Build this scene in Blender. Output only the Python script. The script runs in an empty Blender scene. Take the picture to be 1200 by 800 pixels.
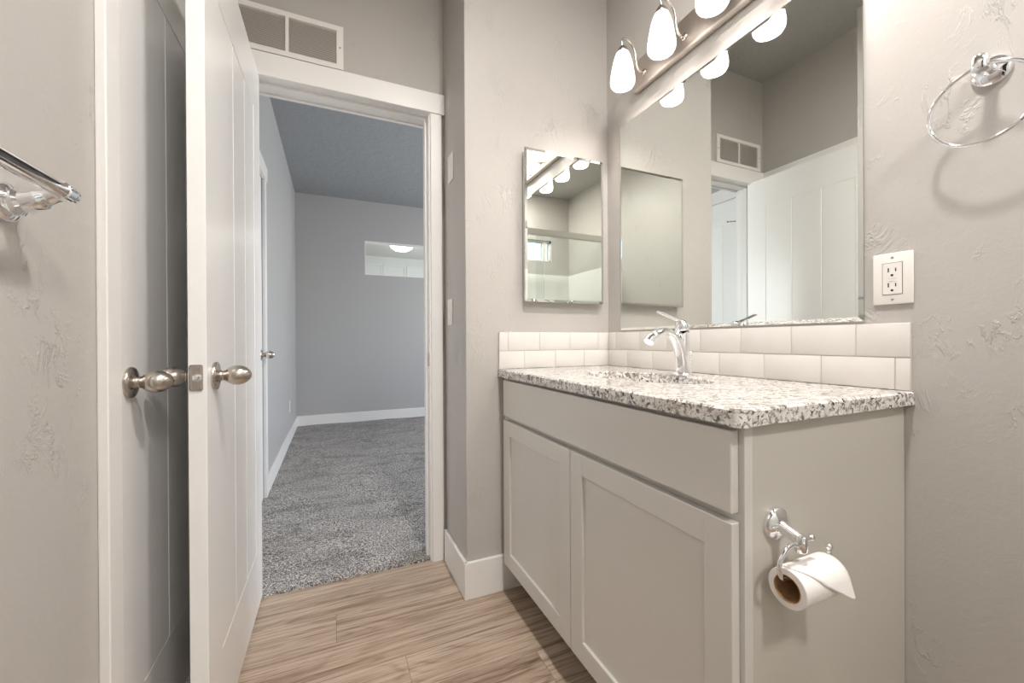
import bpy, bmesh, math, random
from mathutils import Vector, Matrix
random.seed(7)
SC = bpy.context.scene
COL = SC.collection
PI = math.pi

# ------------------------------------------------------------------ camera
f_px, yaw, pitch, roll = 473.87, 0.414624, -0.002278, -0.00552
fwd = Vector((math.sin(yaw)*math.cos(pitch), math.cos(yaw)*math.cos(pitch), math.sin(pitch)))
rt = Vector((math.cos(yaw), -math.sin(yaw), 0))
up = rt.cross(fwd)
r2 = rt*math.cos(roll) + up*math.sin(roll)
u2 = -rt*math.sin(roll) + up*math.cos(roll)
cam = bpy.data.cameras.new('camera')
camo = bpy.data.objects.new('camera', cam); COL.objects.link(camo)
cam.sensor_width = 36; cam.sensor_fit = 'HORIZONTAL'; cam.lens = f_px/1200*36
cam.clip_start = 0.02; cam.clip_end = 60
m = Matrix((r2, u2, -fwd)).transposed().to_4x4(); m.translation = (0, 0, 1.0)
camo.matrix_world = m
SC.camera = camo

# ------------------------------------------------------------------ world, colour, lights
w = bpy.data.worlds.new('world'); SC.world = w; w.use_nodes = True
wn = w.node_tree
bg = wn.nodes['Background']
sky = wn.nodes.new('ShaderNodeTexSky'); sky.sky_type = 'NISHITA'; sky.sun_disc = False
sky.sun_elevation = math.radians(40)
wn.links.new(sky.outputs[0], bg.inputs[0]); bg.inputs[1].default_value = 0.35
SC.view_settings.view_transform = 'Standard'; SC.view_settings.look = 'None'
SC.view_settings.gamma = 1; SC.view_settings.use_curve_mapping = False
SC.view_settings.exposure = 1.19

def area(name, loc, rot, sx, sy, power, color):
    l = bpy.data.lights.new(name, 'AREA'); l.shape = 'RECTANGLE'; l.size = sx; l.size_y = sy
    l.energy = power; l.color = color
    o = bpy.data.objects.new(name, l); COL.objects.link(o); o.location = loc; o.rotation_euler = rot
    return o
P_BED, P_BATHWIN, P_KITCHEN, P_DOME = 46, 60, 22, 11
P_FILL = 14  # power of the added fill light over the tub
P_BULB = 1.3; E_SHADE = 0.8
COOL = (0.94, 0.97, 1.0)
area('daylight_bedroom', (3.42, 3.4, 1.5), (0, PI/2, 0), 1.2, 1.8, P_BED, COOL)
area('daylight_bathroom', (0.27, -1.50, 2.075), (-PI/2, 0, 0), 0.84, 0.22, P_BATHWIN, COOL)
area('fill_kitchen', (3.0, 6.8, 1.6), (0, PI/2, 0), 1.8, 1.8, P_KITCHEN, (0.92, 0.97, 1.0))  # area fill added inside the windowless kitchen

# ------------------------------------------------------------------ materials
def mat(name, col, rough=0.5, metal=0.0, spec=0.5, emit=None, estr=0):
    m = bpy.data.materials.new(name); m.use_nodes = True
    b = m.node_tree.nodes['Principled BSDF']
    b.inputs['Base Color'].default_value = (*col, 1)
    b.inputs['Roughness'].default_value = rough
    b.inputs['Metallic'].default_value = metal
    b.inputs['Specular IOR Level'].default_value = spec
    if emit:
        b.inputs['Emission Color'].default_value = (*emit, 1)
        b.inputs['Emission Strength'].default_value = estr
    return m
class NT:
    def __init__(s, m):
        s.t = m.node_tree; s.b = s.t.nodes['Principled BSDF']
    def n(s, kind, **kw):
        o = s.t.nodes.new(kind)
        for k, v in kw.items():
            if k.startswith('i_'): o.inputs[k[2:].replace('_', ' ')].default_value = v
            else: setattr(o, k, v)
        return o
    def l(s, a, b): s.t.links.new(a, b)
    def obj(s): return s.n('ShaderNodeTexCoord').outputs['Object']
    def mapv(s, src, scale=(1,1,1), loc=(0,0,0)):
        o = s.n('ShaderNodeMapping'); o.inputs['Scale'].default_value = scale; o.inputs['Location'].default_value = loc
        s.l(src, o.inputs['Vector']); return o.outputs[0]
    def noise(s, vec, scale, detail=3, rough=0.5, dist=0.0):
        o = s.n('ShaderNodeTexNoise'); o.inputs['Scale'].default_value = scale
        o.inputs['Detail'].default_value = detail; o.inputs['Roughness'].default_value = rough
        o.inputs['Distortion'].default_value = dist
        s.l(vec, o.inputs['Vector']); return o.outputs[0]
    def math(s, op, a, b=None, c=None, clamp=False):
        o = s.n('ShaderNodeMath', operation=op, use_clamp=clamp)
        for i, v in enumerate((a, b, c)):
            if v is None: continue
            if isinstance(v, (int, float)): o.inputs[i].default_value = v
            else: s.l(v, o.inputs[i])
        return o.outputs[0]
    def ramp(s, fac, stops, interp='LINEAR'):
        o = s.n('ShaderNodeValToRGB'); cr = o.color_ramp; cr.interpolation = interp
        while len(cr.elements) > 1: cr.elements.remove(cr.elements[-1])
        cr.elements[0].position = stops[0][0]; cr.elements[0].color = (*stops[0][1], 1)
        for p, c in stops[1:]:
            e = cr.elements.new(p); e.color = (*c, 1)
        s.l(fac, o.inputs[0]); return o.outputs[0]
    def mix(s, fac, a, b, blend='MIX'):
        o = s.n('ShaderNodeMix', data_type='RGBA', blend_type=blend)
        if isinstance(fac, (int, float)): o.inputs[0].default_value = fac
        else: s.l(fac, o.inputs[0])
        for i, v in ((6, a), (7, b)):
            if isinstance(v, tuple): o.inputs[i].default_value = (*v, 1)
            else: s.l(v, o.inputs[i])
        return o.outputs[2]
    def bump(s, h, strength=0.3, dist=0.002):
        o = s.n('ShaderNodeBump'); o.inputs['Strength'].default_value = strength
        o.inputs['Distance'].default_value = dist
        s.l(h, o.inputs['Height']); s.l(o.outputs[0], s.b.inputs['Normal'])

def wall_mat(name, col, tex=1.0, rough=0.42, spec=0.35):
    """painted drywall with a light skip-trowel texture"""
    m = mat(name, col, rough, spec=spec); t = NT(m); v = t.obj()
    a = t.noise(t.mapv(v, (1, 1, 0.55)), 13, 5, 0.68, 0.7)
    ridge = t.math('SUBTRACT', 1.0, t.math('MULTIPLY', t.math('ABSOLUTE', t.math('SUBTRACT', a, 0.5)), 30, clamp=True), clamp=True)
    mask = t.math('MULTIPLY', t.math('SUBTRACT', t.noise(v, 5.5, 4, 0.6), 0.53), 8, clamp=True)
    fine = t.noise(v, 160, 3, 0.6)
    med = t.noise(v, 26, 3, 0.6, 0.5)
    h = t.math('ADD', t.math('MULTIPLY', ridge, mask), t.math('ADD', t.math('MULTIPLY', fine, 0.16), t.math('MULTIPLY', med, 0.45)))
    t.bump(h, 0.72*tex, 0.0020)
    c = t.mix(t.math('MULTIPLY', t.noise(v, 1.5, 2), 0.5), col, tuple(x*0.95 for x in col))
    t.l(c, t.b.inputs['Base Color'])
    return m
M = {}
M['wall'] = wall_mat('greige_wall_paint', (0.50, 0.475, 0.445))
M['wall_bed'] = wall_mat('grey_bedroom_paint', (0.46, 0.45, 0.445), 0.5)
def ceil_mat(name, col):
    m = mat(name, col, 0.7, spec=0.2); t = NT(m); v = t.obj()
    a = t.noise(v, 34, 4, 0.65, 0.6); b = t.noise(v, 12, 2)
    t.bump(t.math('ADD', a, b), 0.9, 0.006); return m
M['ceil'] = ceil_mat('ceiling_texture_paint', (0.47, 0.46, 0.445)); M['ceil_bed'] = ceil_mat('bedroom_ceiling_shaded', (0.34, 0.355, 0.365))  # bedroom ceiling darkened and blued in colour, standing in for cool dim daylight
M['white'] = mat('white_satin_trim', (0.84, 0.82, 0.795), 0.32, spec=0.5)
M['door'] = mat('white_door_paint', (0.87, 0.86, 0.845), 0.27, spec=0.55)
M['plastic'] = mat('white_plastic', (0.82, 0.79, 0.75), 0.3)
M['dark'] = mat('dark_slot', (0.02, 0.018, 0.016), 0.6)
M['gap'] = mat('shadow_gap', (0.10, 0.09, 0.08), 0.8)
M['cab'] = mat('greige_cabinet_front_lifted', (0.68, 0.66, 0.62), 0.36, spec=0.45)  # front and side share one paint; front lightened in place of bounce light
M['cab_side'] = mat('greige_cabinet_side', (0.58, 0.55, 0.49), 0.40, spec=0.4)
M['chrome'] = mat('chrome', (0.88, 0.88, 0.9), 0.05, 1.0)
M['nickel'] = mat('brushed_nickel', (0.56, 0.51, 0.46), 0.26, 1.0)
M['plate_nickel'] = mat('satin_nickel_plate', (0.62, 0.56, 0.51), 0.34, 1.0)
M['mirror'] = mat('mirror_glass', (0.84, 0.86, 0.83), 0.0, 1.0)
M['mirror_edge'] = mat('mirror_glass_edge', (0.50, 0.56, 0.54), 0.12, 0.9)
M['shade'] = mat('lit_opal_glass', (0.9, 0.88, 0.86), 0.3, emit=(1.0, 0.955, 0.92), estr=E_SHADE)
M['bulb'] = mat('lit_bulb', (1, 1, 1), 0.4, emit=(1.0, 0.94, 0.88), estr=18)
M['porcelain'] = mat('white_porcelain', (0.85, 0.84, 0.82), 0.1)
M['paper'] = mat('tissue_paper', (0.86, 0.82, 0.79), 0.9, spec=0.1)
M['core'] = mat('brown_cardboard', (0.42, 0.25, 0.13), 0.85, spec=0.1)
M['acrylic'] = mat('white_acrylic', (0.83, 0.82, 0.78), 0.18)
def glass_mat():
    m = bpy.data.materials.new('clear_glass'); m.use_nodes = True; nt = m.node_tree
    nt.nodes.remove(nt.nodes['Principled BSDF']); out = nt.nodes['Material Output']
    tr = nt.nodes.new('ShaderNodeBsdfTransparent'); tr.inputs[0].default_value = (0.97, 0.985, 0.985, 1)
    gl = nt.nodes.new('ShaderNodeBsdfGlossy'); gl.inputs['Roughness'].default_value = 0.02
    fr = nt.nodes.new('ShaderNodeFresnel'); fr.inputs[0].default_value = 1.45
    mx = nt.nodes.new('ShaderNodeMixShader')
    nt.links.new(fr.outputs[0], mx.inputs[0]); nt.links.new(tr.outputs[0], mx.inputs[1]); nt.links.new(gl.outputs[0], mx.inputs[2])
    nt.links.new(mx.outputs[0], out.inputs[0]); return m
M['glass'] = glass_mat()
M['grout'] = mat('pale_grout', (0.62, 0.57, 0.52), 0.8)
def tile_mat():
    m = mat('ivory_glazed_tile', (0.74, 0.715, 0.68), 0.12, spec=0.5); t = NT(m); v = t.obj()
    c = t.mix(t.noise(v, 9, 3), (0.76, 0.74, 0.705), (0.69, 0.655, 0.615)); t.l(c, t.b.inputs['Base Color'])
    t.bump(t.noise(v, 18, 2), 0.12, 0.002); return m
M['tile'] = tile_mat()
def granite():
    m = mat('speckled_granite', (0.7, 0.68, 0.64), 0.09, spec=0.5); t = NT(m); v = t.obj()
    n1 = t.noise(v, 60, 5, 0.62, 0.8); n2 = t.noise(t.mapv(v, loc=(3, 1, 7)), 92, 4, 0.6, 0.8)
    n3 = t.noise(t.mapv(v, loc=(9, 4, 2)), 88, 4, 0.6, 1.0)
    n4 = t.noise(t.mapv(v, loc=(1, 8, 5)), 22, 3, 0.6, 0.5)
    base = t.ramp(n1, [(0.34, (0.47, 0.44, 0.41)), (0.46, (0.72, 0.69, 0.65)), (0.60, (0.86, 0.84, 0.81))])
    grey = t.ramp(n2, [(0.43, (1, 1, 1)), (0.50, (0, 0, 0))])
    c = t.mix(grey, base, (0.30, 0.275, 0.255))
    br = t.ramp(n3, [(0.58, (0, 0, 0)), (0.63, (1, 1, 1))])
    c = t.mix(br, c, (0.27, 0.19, 0.14))
    bk = t.ramp(t.math('ADD', t.math('MULTIPLY', n2, 0.55), t.math('MULTIPLY', n3, 0.45)), [(0.405, (1, 1, 1)), (0.435, (0, 0, 0))])
    c = t.mix(bk, c, (0.035, 0.032, 0.035))
    c = t.mix(t.ramp(n4, [(0.5, (0, 0, 0)), (0.75, (0.45, 0.45, 0.45))]), c, (0.78, 0.75, 0.71))
    t.l(c, t.b.inputs['Base Color']); t.bump(n1, 0.06, 0.001)
    return m
M['granite'] = granite()
def wood():
    m = mat('oak_plank_floor', (0.4, 0.3, 0.2), 0.30, spec=0.42); t = NT(m); v = t.obj()
    s = t.n('ShaderNodeSeparateXYZ'); t.l(v, s.inputs[0])
    X, Y = s.outputs[0], s.outputs[1]
    row = t.math('FLOOR', t.math('DIVIDE', t.math('ADD', Y, 0.055), 0.152))
    rr = t.n('ShaderNodeTexWhiteNoise', noise_dimensions='1D'); t.l(row, rr.inputs['W'])
    rnd = rr.outputs['Value']
    xs = t.math('ADD', X, t.math('MULTIPLY', rnd, 5.3))
    colm = t.math('FLOOR', t.math('DIVIDE', xs, 1.22))
    r3 = t.n('ShaderNodeTexWhiteNoise', noise_dimensions='2D')
    cv = t.n('ShaderNodeCombineXYZ'); t.l(row, cv.inputs[0]); t.l(colm, cv.inputs[1]); t.l(cv.outputs[0], r3.inputs['Vector'])
    prnd = r3.outputs['Value']
    # grain space: x stretched, y offset per plank
    g = t.n('ShaderNodeCombineXYZ')
    t.l(xs, g.inputs[0]); t.l(t.math('ADD', Y, t.math('MULTIPLY', prnd, 9)), g.inputs[1]); t.l(t.math('MULTIPLY', prnd, 7), g.inputs[2])
    gv = g.outputs[0]
    big = t.noise(t.mapv(gv, (1.1, 6.5, 1)), 1.0, 2, 0.4, 0.2)
    rings = t.math('ADD', 0.5, t.math('MULTIPLY', t.math('SINE', t.math('MULTIPLY', big, 120)), 0.5))
    rings = t.math('POWER', rings, 5.0)
    rmask = t.math('MULTIPLY', t.math('SUBTRACT', t.noise(t.mapv(gv, (0.9, 4.0, 1)), 1.3, 2), 0.36), 5, clamp=True)
    rings = t.math('MULTIPLY', rings, rmask)
    fib = t.noise(t.mapv(gv, (3, 110, 1)), 2.0, 4, 0.7, 0.15)
    streak = t.noise(t.mapv(gv, (0.8, 34, 1)), 1.6, 6, 0.68, 0.25)
    wide = t.noise(t.mapv(gv, (0.8, 5, 1)), 1.2, 2, 0.5)
    f = t.math('ADD', t.math('MULTIPLY', fib, 0.50), t.math('ADD', t.math('MULTIPLY', streak, 0.50), t.math('MULTIPLY', rings, -0.055)))
    f = t.math('ADD', f, t.math('ADD', t.math('MULTIPLY', t.math('SUBTRACT', prnd, 0.5), 0.07), t.math('MULTIPLY', t.math('SUBTRACT', wide, 0.5), 0.16)))
    c = t.ramp(f, [(0.32, (0.15, 0.098, 0.066)), (0.41, (0.31, 0.222, 0.160)), (0.48, (0.45, 0.342, 0.255)), (0.58, (0.58, 0.47, 0.375))])
    # seams
    fy = t.math('FRACT', t.math('DIVIDE', t.math('ADD', Y, 0.055), 0.152))
    fx = t.math('FRACT', t.math('DIVIDE', xs, 1.22))
    sy = t.math('LESS_THAN', fy, 0.013); sx = t.math('LESS_THAN', fx, 0.0016)
    seam = t.math('MAXIMUM', sy, sx)
    c = t.mix(t.math('MULTIPLY', seam, 0.55), c, (0.06, 0.04, 0.028))
    t.l(c, t.b.inputs['Base Color'])
    t.bump(t.math('SUBTRACT', t.math('MULTIPLY', fib, 0.3), t.math('MULTIPLY', seam, 1.0)), 0.25, 0.001)
    return m
M['wood'] = wood()
def carpet():
    m = mat('grey_loop_carpet', (0.3, 0.3, 0.3), 0.95, spec=0.05); t = NT(m); v = t.obj()
    n1 = t.noise(v, 210, 2, 0.7); n2 = t.noise(v, 95, 2, 0.6)
    br = t.noise(t.mapv(v, (1.6, 3.6, 1)), 2.0, 4, 0.62, 1.0)
    f = t.math('ADD', t.math('MULTIPLY', n1, 0.68), t.math('MULTIPLY', n2, 0.32))
    c = t.ramp(f, [(0.40, (0.05, 0.045, 0.043)), (0.47, (0.22, 0.205, 0.195)), (0.53, (0.42, 0.395, 0.375)), (0.60, (0.75, 0.71, 0.67))])
    c = t.mix(1.0, c, t.ramp(br, [(0.34, (0.74, 0.74, 0.74)), (0.5, (0.98, 0.98, 0.98)), (0.7, (1.12, 1.12, 1.12))]), 'MULTIPLY')
    t.l(c, t.b.inputs['Base Color']); t.bump(t.math('ADD', f, t.math('MULTIPLY', br, 0.6)), 0.9, 0.006)
    return m
M['carpet'] = carpet()

# ------------------------------------------------------------------ mesh helpers
def obj(name, bm, m, parent=None, smooth=False, loc=None):
    if isinstance(bm, bmesh.types.BMesh):
        bmesh.ops.recalc_face_normals(bm, faces=bm.faces)
        me = bpy.data.meshes.new(name); bm.to_mesh(me); bm.free()
    else: me = bm
    if smooth:
        for p in me.polygons: p.use_smooth = True
    o = bpy.data.objects.new(name, me); COL.objects.link(o)
    for x in (m if isinstance(m, (list, tuple)) else [m]): me.materials.append(x)
    if loc: o.location = loc
    if parent:
        o.parent = parent
    return o
def tag(o, label=None, cat=None, group=None, kind=None):
    if label: o['label'] = label
    if cat: o['category'] = cat
    if group: o['group'] = group
    if kind: o['kind'] = kind
    return o
def empty(name, loc, label=None, cat=None, group=None, kind=None):
    o = bpy.data.objects.new(name, None); COL.objects.link(o); o.location = loc
    o.empty_display_size = 0.05
    return tag(o, label, cat, group, kind)
def box(bm, x0, x1, y0, y1, z0, z1, bev=0.0, seg=2, mi=0):
    x0, x1 = sorted((x0, x1)); y0, y1 = sorted((y0, y1)); z0, z1 = sorted((z0, z1))
    vs = [bm.verts.new((x, y, z)) for x in (x0, x1) for y in (y0, y1) for z in (z0, z1)]
    q = [(0,1,3,2), (4,6,7,5), (0,4,5,1), (2,3,7,6), (0,2,6,4), (1,5,7,3)]
    fs = [bm.faces.new([vs[i] for i in k]) for k in q]
    for f_ in fs: f_.material_index = mi
    if bev > 0:
        es = list({e for f_ in fs for e in f_.edges})
        r = bmesh.ops.bevel(bm, geom=es, offset=bev, segments=seg, affect='EDGES', profile=0.5)
        for f_ in r['faces']: f_.material_index = mi
def bx(x0, x1, y0, y1, z0, z1, bev=0.0, seg=2):
    bm = bmesh.new(); box(bm, x0, x1, y0, y1, z0, z1, bev, seg); return bm
def lathe(bm, prof, n=32, mat4=None, cap=True):
    """prof: (r, h) pairs about local z"""
    mat4 = mat4 or Matrix.Identity(4); rings = []
    for r, h in prof:
        if r < 1e-6: rings.append([bm.verts.new(mat4 @ Vector((0, 0, h)))])
        else: rings.append([bm.verts.new(mat4 @ Vector((r*math.cos(2*PI*i/n), r*math.sin(2*PI*i/n), h))) for i in range(n)])
    for a, b in zip(rings, rings[1:]):
        for i in range(n):
            j = (i+1) % n
            if len(a) == 1 and len(b) == 1: continue
            if len(a) == 1: bm.faces.new((a[0], b[i], b[j]))
            elif len(b) == 1: bm.faces.new((a[i], a[j], b[0]))
            else: bm.faces.new((a[i], a[j], b[j], b[i]))
    if cap:
        for r_ in (rings[0], rings[-1]):
            if len(r_) > 2: bm.faces.new(r_)
def axis_mat(origin, direction):
    d = Vector(direction).normalized()
    q = Vector((0, 0, 1)).rotation_difference(d)
    return Matrix.Translation(origin) @ q.to_matrix().to_4x4()
def smooth_path(pts, n=8, closed=False):
    P = [Vector(p) for p in pts]; out = []; L = len(P)
    rng = range(L if closed else L-1)
    for i in rng:
        p0 = P[i-1] if (i > 0 or closed) else P[0]*2-P[1]
        p1, p2 = P[i], P[(i+1) % L]
        p3 = P[(i+2) % L] if (i+2 < L or closed) else P[-1]*2-P[-2]
        for k in range(n):
            t = k/n
            out.append(0.5*((2*p1)+(-p0+p2)*t+(2*p0-5*p1+4*p2-p3)*t*t+(-p0+3*p1-3*p2+p3)*t**3))
    if not closed: out.append(P[-1])
    return out
def tube(bm, pts, radii, n=14, closed=False, flat=1.0, cap=True):
    """sweep; radii number or list; flat squashes the second axis"""
    P = [Vector(p) for p in pts]; L = len(P)
    R = radii if isinstance(radii, (list, tuple)) else [radii]*L
    if len(R) != L: R = [R[0]+(R[-1]-R[0])*i/(L-1) for i in range(L)] if len(R) == 2 else [R[min(len(R)-1, int(i/(L-1)*(len(R)-1)+0.5))] for i in range(L)]
    F = [flat]*L if isinstance(flat, (int, float)) else flat
    T = []
    for i in range(L):
        a = P[i-1] if (i > 0 or closed) else P[0]; b = P[(i+1) % L] if (i < L-1 or closed) else P[-1]
        T.append((b-a).normalized())
    u = T[0].orthogonal().normalized()
    if abs(T[0].y) < 0.9: u = (Vector((0, 1, 0)) - T[0]*T[0].y).normalized()
    rings = []
    for i in range(L):
        u = (u - T[i]*u.dot(T[i])).normalized(); v = T[i].cross(u)
        rings.append([bm.verts.new(P[i]+u*R[i]*math.cos(2*PI*k/n)+v*R[i]*F[i]*math.sin(2*PI*k/n)) for k in range(n)])
    for i in range(L if closed else L-1):
        a, b = rings[i], rings[(i+1) % L]
        for k in range(n): bm.faces.new((a[k], a[(k+1) % n], b[(k+1) % n], b[k]))
    if cap and not closed:
        bm.faces.new(rings[0]); bm.faces.new(rings[-1])
def rel(o, parent):
    """keep world placement under a parent that is only translated"""
    o.parent = parent; o.location = Vector(o.location) - Vector(parent.location); return o
def part(name, bm, m, root, smooth=False, label=None):
    """mesh written in world coordinates, child of root (root chain only translated)"""
    off = Vector((0, 0, 0)); p = root
    while p: off += Vector(p.location); p = p.parent
    bmesh.ops.translate(bm, verts=bm.verts, vec=-off)
    o = obj(name, bm, m, root, smooth)
    if label: o['label'] = label
    return o
def struct(name, bm, m, label=None, smooth=False):
    o = obj(name, bm, m, None, smooth); o['kind'] = 'structure'
    if label: o['label'] = label
    return o
def autosmooth(o, ang=40):
    for p in o.data.polygons: p.use_smooth = True
    o.data.set_sharp_from_angle(angle=math.radians(ang))
    return o

# ------------------------------------------------------------------ dimensions (metres, camera at x=y=0, z=1)
W = 1.1425        # mirror wall
D1 = 1.508        # short wall with the medicine cabinet
D2 = 1.832        # wall with the doorway
T2 = 1.947        # its bedroom face
XC = 0.468        # outer corner of the short wall
XL = -0.405       # left wall
YB = -1.37        # back wall
H = 2.74
D3 = 5.356        # bedroom far wall
DOORH = 2.035

# ------------------------------------------------------------------ structure
struct('floor', bx(XL-0.15, W+0.12, YB-0.12, 1.842, -0.05, 0), M['wood'], 'light brown oak plank floor of the bathroom')
# bedroom carpet: gently uneven sheet with a rolled edge at the threshold
bm = bmesh.new(); nx, ny = 150, 120
g = []
for j in range(ny+1):
    row = []
    for i in range(nx+1):
        x = -0.42+(3.32+0.42)*(i/nx); y = 1.838+(D3-1.838)*((j/ny)**1.5)
        z = 0.012+0.0025*math.sin(x*9+y*4)+random.uniform(-0.0012, 0.0012)
        if j == 0: z = 0.0005; y += random.uniform(-0.002, 0.002)
        if j == 1: z -= 0.003
        row.append(bm.verts.new((x, y, z)))
    g.append(row)
for j in range(ny):
    for i in range(nx): bm.faces.new((g[j][i], g[j][i+1], g[j+1][i+1], g[j+1][i]))
struct('floor_bedroom', bm, M['carpet'], 'grey speckled cut pile carpet of the bedroom', True)
struct('floor_subfloor', bx(-0.6, 3.6, 1.843, 5.4, -0.06, -0.004), M['gap'])

struct('ceiling', bx(XL-0.15, W+0.12, YB-0.12, D2+0.05, H, H+0.1), M['ceil'])
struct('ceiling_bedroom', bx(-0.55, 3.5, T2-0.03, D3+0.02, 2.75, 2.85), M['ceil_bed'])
struct('wall_right', bx(W, W+0.12, YB-0.12, D1, 0, H), M['wall'])
struct('wall_corner', bx(XC, W+0.12, D1, T2, 0, H, 0.004, 3), M['wall'])
bm = bmesh.new()   # doorway wall: right sliver, above the door, left sliver
box(bm, 0.415, XC, D2, T2, 0, H); box(bm, -0.32, 0.415, D2, T2, 2.055, H); box(bm, XL-0.1, -0.32, D2, T2, 0, H)
struct('wall_doorway', bm, M['wall'])
bm = bmesh.new()   # left wall with the closet opening
box(bm, XL-0.11, XL, YB, 1.045, 0, H); box(bm, XL-0.11, XL, 1.045, 1.785, 2.05, H); box(bm, XL-0.11, XL, 1.785, D2, 0, H)
struct('wall_left', bm, M['wall'])
bm = bmesh.new()   # back wall with a transom window
wx0, wx1, wz0, wz1 = -0.16, 0.70, 1.955, 2.205
box(bm, XL-0.11, W+0.12, YB-0.12, YB, 0, wz0); box(bm, XL-0.11, W+0.12, YB-0.12, YB, wz1, H)
box(bm, XL-0.11, wx0, YB-0.12, YB, wz0, wz1); box(bm, wx1, W+0.12, YB-0.12, YB, wz0, wz1)
struct('wall_back', bm, M['wall'])
# bedroom shell
bm = bmesh.new()
box(bm, -0.52, -0.41, T2, 2.005, 0, 2.75); box(bm, -0.52, -0.41, 2.005, 2.975, 2.045, 2.75); box(bm, -0.52, -0.41, 2.975, D3, 0, 2.75)
struct('wall_bedroom_left', bm, M['wall_bed'])
ox0, ox1, oz0, oz1 = 0.358, 1.75, 1.832, 2.256
bm = bmesh.new()
box(bm, -0.52, 3.42, D3, D3+0.12, 0, oz0); box(bm, -0.52, 3.42, D3, D3+0.12, oz1, 2.75)
box(bm, -0.52, ox0, D3, D3+0.12, oz0, oz1); box(bm, ox1, 3.42, D3, D3+0.12, oz0, oz1)
struct('wall_bedroom_far', bm, M['wall_bed'])
bm = bmesh.new()
box(bm, 3.3, 3.4, T2, 2.5, 0, 2.75); box(bm, 3.3, 3.4, 4.3, D3, 0, 2.75); box(bm, 3.3, 3.4, 2.5, 4.3, 0, 0.9); box(bm, 3.3, 3.4, 2.5, 4.3, 2.1, 2.75)
struct('wall_bedroom_right', bm, M['wall_bed'])
struct('wall_bedroom_near', bx(XC+0.79, 3.4, T2-0.1, T2, 0, 2.75), M['wall_bed'])
# room seen through the interior opening
M['room2'] = mat('pale_kitchen_paint', (0.72, 0.73, 0.71), 0.6)
KY = 9.0
struct('wall_kitchen_back', bx(-1.2, 4, KY, KY+0.1, 0, 2.8), M['room2'])
struct('wall_kitchen_left', bx(-1.3, -1.2, D3+0.12, KY, 0, 2.8), M['room2'])
struct('wall_kitchen_right', bx(4.0, 4.1, D3+0.12, KY, 0, 2.8), M['room2'])
struct('ceiling_kitchen', bx(-1.3, 4.1, D3+0.12, KY+0.1, 2.74, 2.84), M['room2'])
struct('floor_kitchen', bx(-1.3, 4.1, D3+0.12, KY+0.1, -0.05, 0.0), M['wood'])
# sill and reveal lining of the interior opening
bm = bmesh.new()
box(bm, ox0, ox1, D3-0.006, D3+0.126, oz0, oz0+0.012); box(bm, ox0, ox1, D3, D3+0.12, oz1-0.006, oz1)
box(bm, ox0, ox0+0.008, D3, D3+0.12, oz0, oz1)
struct('trim_opening', bm, M['white'])

# baseboards
def baseboard(name, x0, x1, y0, y1, h=0.143):
    struct(name, bx(x0, x1, y0, y1, 0, h, 0.003, 2), M['white'])
baseboard('baseboard_corner', XC-0.014, XC, D1-0.014, 1.81)
baseboard('baseboard_short', XC-0.0142, 0.99, D1-0.0142, D1)
baseboard('baseboard_left', XL, XL+0.014, -0.60, 0.992)
baseboard('baseboard_right', W-0.014, W, -0.60, 0.458)
baseboard('baseboard_bedroom_left', -0.41, -0.396, 3.045, D3, 0.128)
baseboard('baseboard_bedroom_far', -0.41, 3.3, D3-0.014, D3, 0.128)

# doorway casing (bathroom face), jambs and stops
bm = bmesh.new()
box(bm, XL+0.001, XC-0.001, D2-0.022, D2, 2.028, 2.118, 0.002)
struct('trim_1', bm, M['white'], 'wide flat head casing above the bedroom doorway')
struct('trim_2', bx(0.404, 0.4545, D2-0.017, D2, 0, 2.028, 0.002), M['white'], 'right door casing of the bedroom doorway')
struct('trim_3', bx(-0.366, -0.311, D2-0.017, D2, 0, 2.028, 0.002), M['white'], 'left door casing of the bedroom doorway')
bm = bmesh.new()
box(bm, 0.398, 0.416, D2-0.002, T2+0.002, 0, 2.036, 0.001); box(bm, -0.323, -0.305, D2-0.002, T2+0.002, 0, 2.036, 0.001)
box(bm, -0.323, 0.416, D2-0.0015, T2+0.0015, 2.034, 2.054, 0.001)
box(bm, 0.388, 0.399, D2+0.038, D2+0.075, 0, 2.03, 0.002); box(bm, -0.306, -0.295, D2+0.038, D2+0.075, 0, 2.03, 0.002)
box(bm, -0.305, 0.398, D2+0.038, D2+0.075, 2.024, 2.035, 0.002)
jamb = struct('trim_4', bm, M['white'], 'white jamb and door stop lining the bedroom doorway')
bm = bmesh.new(); box(bm, 0.3965, 0.3985, D2+0.008, D2+0.036, 0.885, 0.945, 0.0008)
part('strike_plate', bm, M['nickel'], jamb, label='satin nickel strike plate')
bm = bmesh.new()
box(bm, -0.37, -0.311, T2, T2+0.015, 0, 2.03); box(bm, 0.404, 0.46, T2, T2+0.015, 0, 2.03); box(bm, -0.39, 0.49, T2, T2+0.018, 2.028, 2.118)
struct('trim_5', bm, M['white'])

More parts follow.
